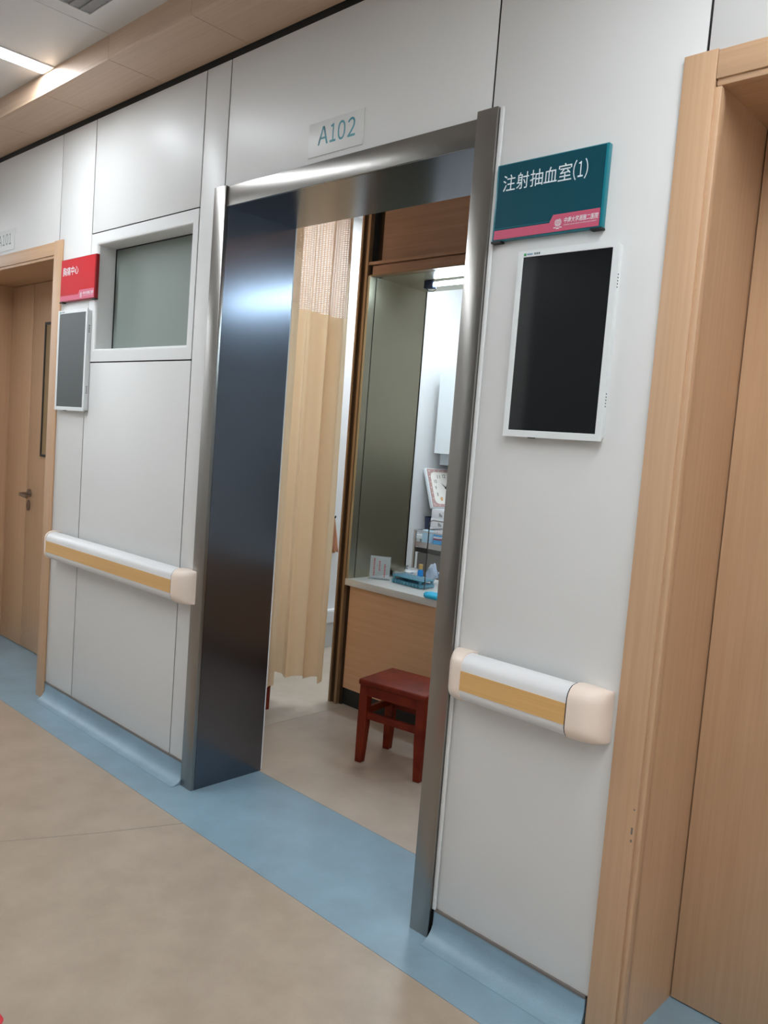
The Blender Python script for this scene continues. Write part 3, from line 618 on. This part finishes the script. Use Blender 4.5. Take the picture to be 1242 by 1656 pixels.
# ---- steel trolley
t = thing('steel_trolley', 'stainless steel instrument trolley behind the service counter', 'trolley', (-1.5, 2.4, 0))
X0, X1, Y0, Y1 = -1.61, -1.15, 2.26, 2.62
for xx in (X0, X1):
    for yy in (Y0, Y1): obj('post', tube(NB(), [(xx, yy, 0.03), (xx, yy, 0.815)], 0.011, 10), 'steel_plain', t, smooth=True); 
bx('top_tray', 'steel_plain', t, X0, X1, Y0, Y1, 0.715, 0.735); bx('tray_lip', 'steel_plain', t, X0+0.012, X1-0.012, Y0-0.004, Y0, 0.705, 0.742)
bx('drawer_gap', 'black', t, X0+0.011, X1-0.011, Y0+0.004, Y1, 0.672, 0.700); bx('drawer_front', 'steel_dark', t, X0+0.03, X1-0.011, Y0+0.003, Y0+0.02, 0.45, 0.668); bx('lower_shelf', 'steel_plain', t, X0, X1, Y0, Y1, 0.15, 0.165)
for yy in (Y0, Y1): obj('guard_rail', tube(NB(), [(X0, yy, 0.81), (X1, yy, 0.81)], 0.006, 8), 'steel_plain', t, smooth=True)
obj('guard_rail', tube(NB(), [(X0, Y0, 0.81), (X0, Y1, 0.81)], 0.006, 8), 'steel_plain', t, smooth=True)
for xx in (X0, X1):
    for yy in (Y0, Y1): obj('castor', disc(NB(), xx, 0.016, 0.016, 0.016, yy-0.008, yy+0.008), 'rubber', t, smooth=True)
tag(obj('medicine_box', box(NB(), -1.585, -1.52, 2.30, 2.34, 0.7355, 0.815, bev=0.001), 'box_blue', smooth=True), 'pale blue upright box on the steel trolley', 'box')
t = thing('medicine_box', 'small bright blue and red box on the steel trolley', 'box', (-1.48, 2.34, 0.7355)); bx('carton', 'box_bright', t, -1.505, -1.455, 2.32, 2.36, 0.7355, 0.80); bx('red_stripe', 'box_red', t, -1.5055, -1.4545, 2.3195, 2.3605, 0.760, 0.770); bx('white_stripe', 'carton', t, -1.5055, -1.4545, 2.3195, 2.3605, 0.772, 0.782)
tag(obj('instrument_tray', lathe(NB(), [(0, 0), (0.045, 0), (0.055, 0.018), (0.058, 0.018), (0.05, 0.003), (0, 0.003)], (-1.36, 2.36, 0.7355), 24), 'steel_plain', smooth=True), 'shallow steel kidney dish lying on the trolley top', 'dish')
# ---- rear table, cartons, clock
t = thing('rear_table', 'plain grey side table behind the steel trolley', 'table', (-1.6, 2.8, 0))
bx('tabletop', 'cabinet', t, -1.965, -1.0, 2.66, 3.045, 0.70, 0.725)
for xx in (-1.94, -1.03):
    for yy in (2.69, 3.02): bx('leg', 'cabinet', t, xx-0.02, xx+0.02, yy-0.02, yy+0.02, 0, 0.70)
for k, l in enumerate(('bottom', 'middle', 'top')):
    z0 = 0.7255+k*0.067
    c = thing('carton', {'bottom': 'bottom white carton of the stack under the clock', 'middle': 'middle white carton of the stack under the clock', 'top': 'top white carton with the clock standing on it'}[l], 'box', (-1.66, 2.78, z0), 'white cartons under the clock')
    bx('case', 'carton', c, -1.835, -1.50, 2.67+0.004*k, 2.92, z0, z0+0.0662, bev=0.002)
    for j in range(3): bx('print_mark', 'print_grey', c, -1.765+0.011*j, -1.758+0.011*j, 2.669+0.004*k, 2.6715+0.004*k, z0+0.014, z0+0.014+0.026-0.006*j)
tag(obj('navy_bin', lathe(NB(), [(0, 0), (0.04, 0), (0.05, 0.13), (0.046, 0.13), (0.038, 0.004), (0, 0.004)], (-1.90, 2.76, 0.7255), 20), 'navy', smooth=True), 'dark blue bin beside the white cartons', 'bin')
t = thing('wall_clock', 'square mauve framed clock leaning on the white wall', 'clock', (-1.80, 2.82, 0.928))
# local frame: x along the clock's width, y out of its face (negative = front), z up
S = 0.30
zb = 0.928; tilt = math.radians(23); yawc = math.radians(79)
T = Matrix.Translation((-1.822, 2.668, zb+0.002)) @ Matrix.Rotation(yawc, 4, 'Z') @ Matrix.Rotation(-tilt, 4, 'X')
obj('case', box(NB(), 0, S, 0.0, 0.028, 0, S, bev=0.003), 'clock_rim', t, smooth=True, T=T)
obj('frame', ring(NB(), (0.008, S-0.008, 0.008, S-0.008), (0.036, S-0.036, 0.036, S-0.036), -0.004, 0.0), 'clock_mauve', t, T=T)
n = 96; pts = []
for k in range(n):
    a = 2*math.pi*k/n; c, s_ = math.cos(a), math.sin(a); r = 0.118/max(abs(c), abs(s_)); r = min(r, 0.150)
    r *= 1+0.016*abs(math.sin(14*a)); pts.append((S/2+r*c, S/2+r*s_))
obj('dial', prism(NB(), pts, -0.0052, -0.001, 'y'), 'clock_face', t, T=T)
for k in range(1, 13):
    a = math.radians(90-30*k); r = 0.090*(1.0 if k % 3 == 0 else 1.08); h_ = 0.026; w_ = 0.012 if k < 10 else 0.024
    text('numeral', str(k), 'clock_ink', t, S/2+r*math.cos(a)-w_/2, S/2+r*math.sin(a)-h_/2, -0.0056, h_, w_, T=T)
for k in range(7):
    for xx, zz in ((0.02, 0.03+k*0.041), (0.03+k*0.041, 0.02), (0.03+k*0.041, S-0.02), (S-0.02, 0.03+k*0.041)): obj('dot', disc(NB(), xx, zz, 0.0035, 0.0035, -0.0046, -0.004, 8), 'letter_white', t, T=T)
obj('hour_hand', prism(NB(), [(S/2-0.004, S/2), (S/2-0.036, S/2+0.036), (S/2+0.004, S/2+0.006)], -0.0068, -0.006, 'y'), 'clock_ink', t, T=T)
obj('minute_hand', prism(NB(), [(S/2-0.003, S/2), (S/2+0.034, S/2+0.066), (S/2+0.003, S/2)], -0.0076, -0.007, 'y'), 'clock_ink', t, T=T)
obj('pivot', disc(NB(), S/2, S/2, 0.008, 0.008, -0.008, -0.0055), 'clock_ink', t, T=T)
obj('dial_motif', disc(NB(), S/2-0.055, S/2-0.082, 0.012, 0.016, -0.0058, -0.0052, 12), 'clock_gold', t, T=T)
# ---- wall cabinet
t = thing('wall_cabinet', 'white wall cabinet above the leaning clock', 'cabinet', (-1.5, 2.9, 1.24))
bx('body', 'cabinet', t, -1.905, -0.9, 2.752, 3.049, 1.315, 1.885)
for k in range(2): bx('door', 'cabinet', t, -1.905+k*0.503, -1.404+k*0.503, 2.735, 2.751, 1.315, 1.885)
bx('lower_niche', 'cabinet_low', t, -1.90, -0.9, 2.80, 3.049, 1.235, 1.3145); bx('niche_panel', 'cabinet_low', t, -1.80, -0.9, 2.79, 2.80, 1.245, 1.3145)
# ---- storage along the rear wall, the dark shape mirrored in the steel pier
t = thing('storage_cabinet', 'dark grey storage cabinet along the rear wall, hidden by the right jamb', 'cabinet', (0.65, 2.85, 0))
bx('body', 'cabinet_dark', t, -0.75, 1.95, 2.66, 3.045, 0.0, 1.22, bev=0.003)
for k in range(4): d_ = bx('door', 'cabinet_dark', t, -0.745+k*0.674, -0.075+k*0.674, 2.645, 2.659, 0.06, 1.21); bx('handle', 'steel_plain', d_, -0.13+k*0.674, -0.12+k*0.674, 2.635, 2.645, 0.55, 0.70)
# ---- red floor sticker at the near edge of the picture
tag(obj('floor_sticker', prism(NB(), rrect(-0.28, 0.118, -1.28, -1.0, 0.02), 0.0, 0.0012, 'z'), 'sticker_red', T=Matrix.Translation((0.0, 0.0, 0.0))), 'red sticker on the beige floor at the bottom left corner', 'floor sticker')
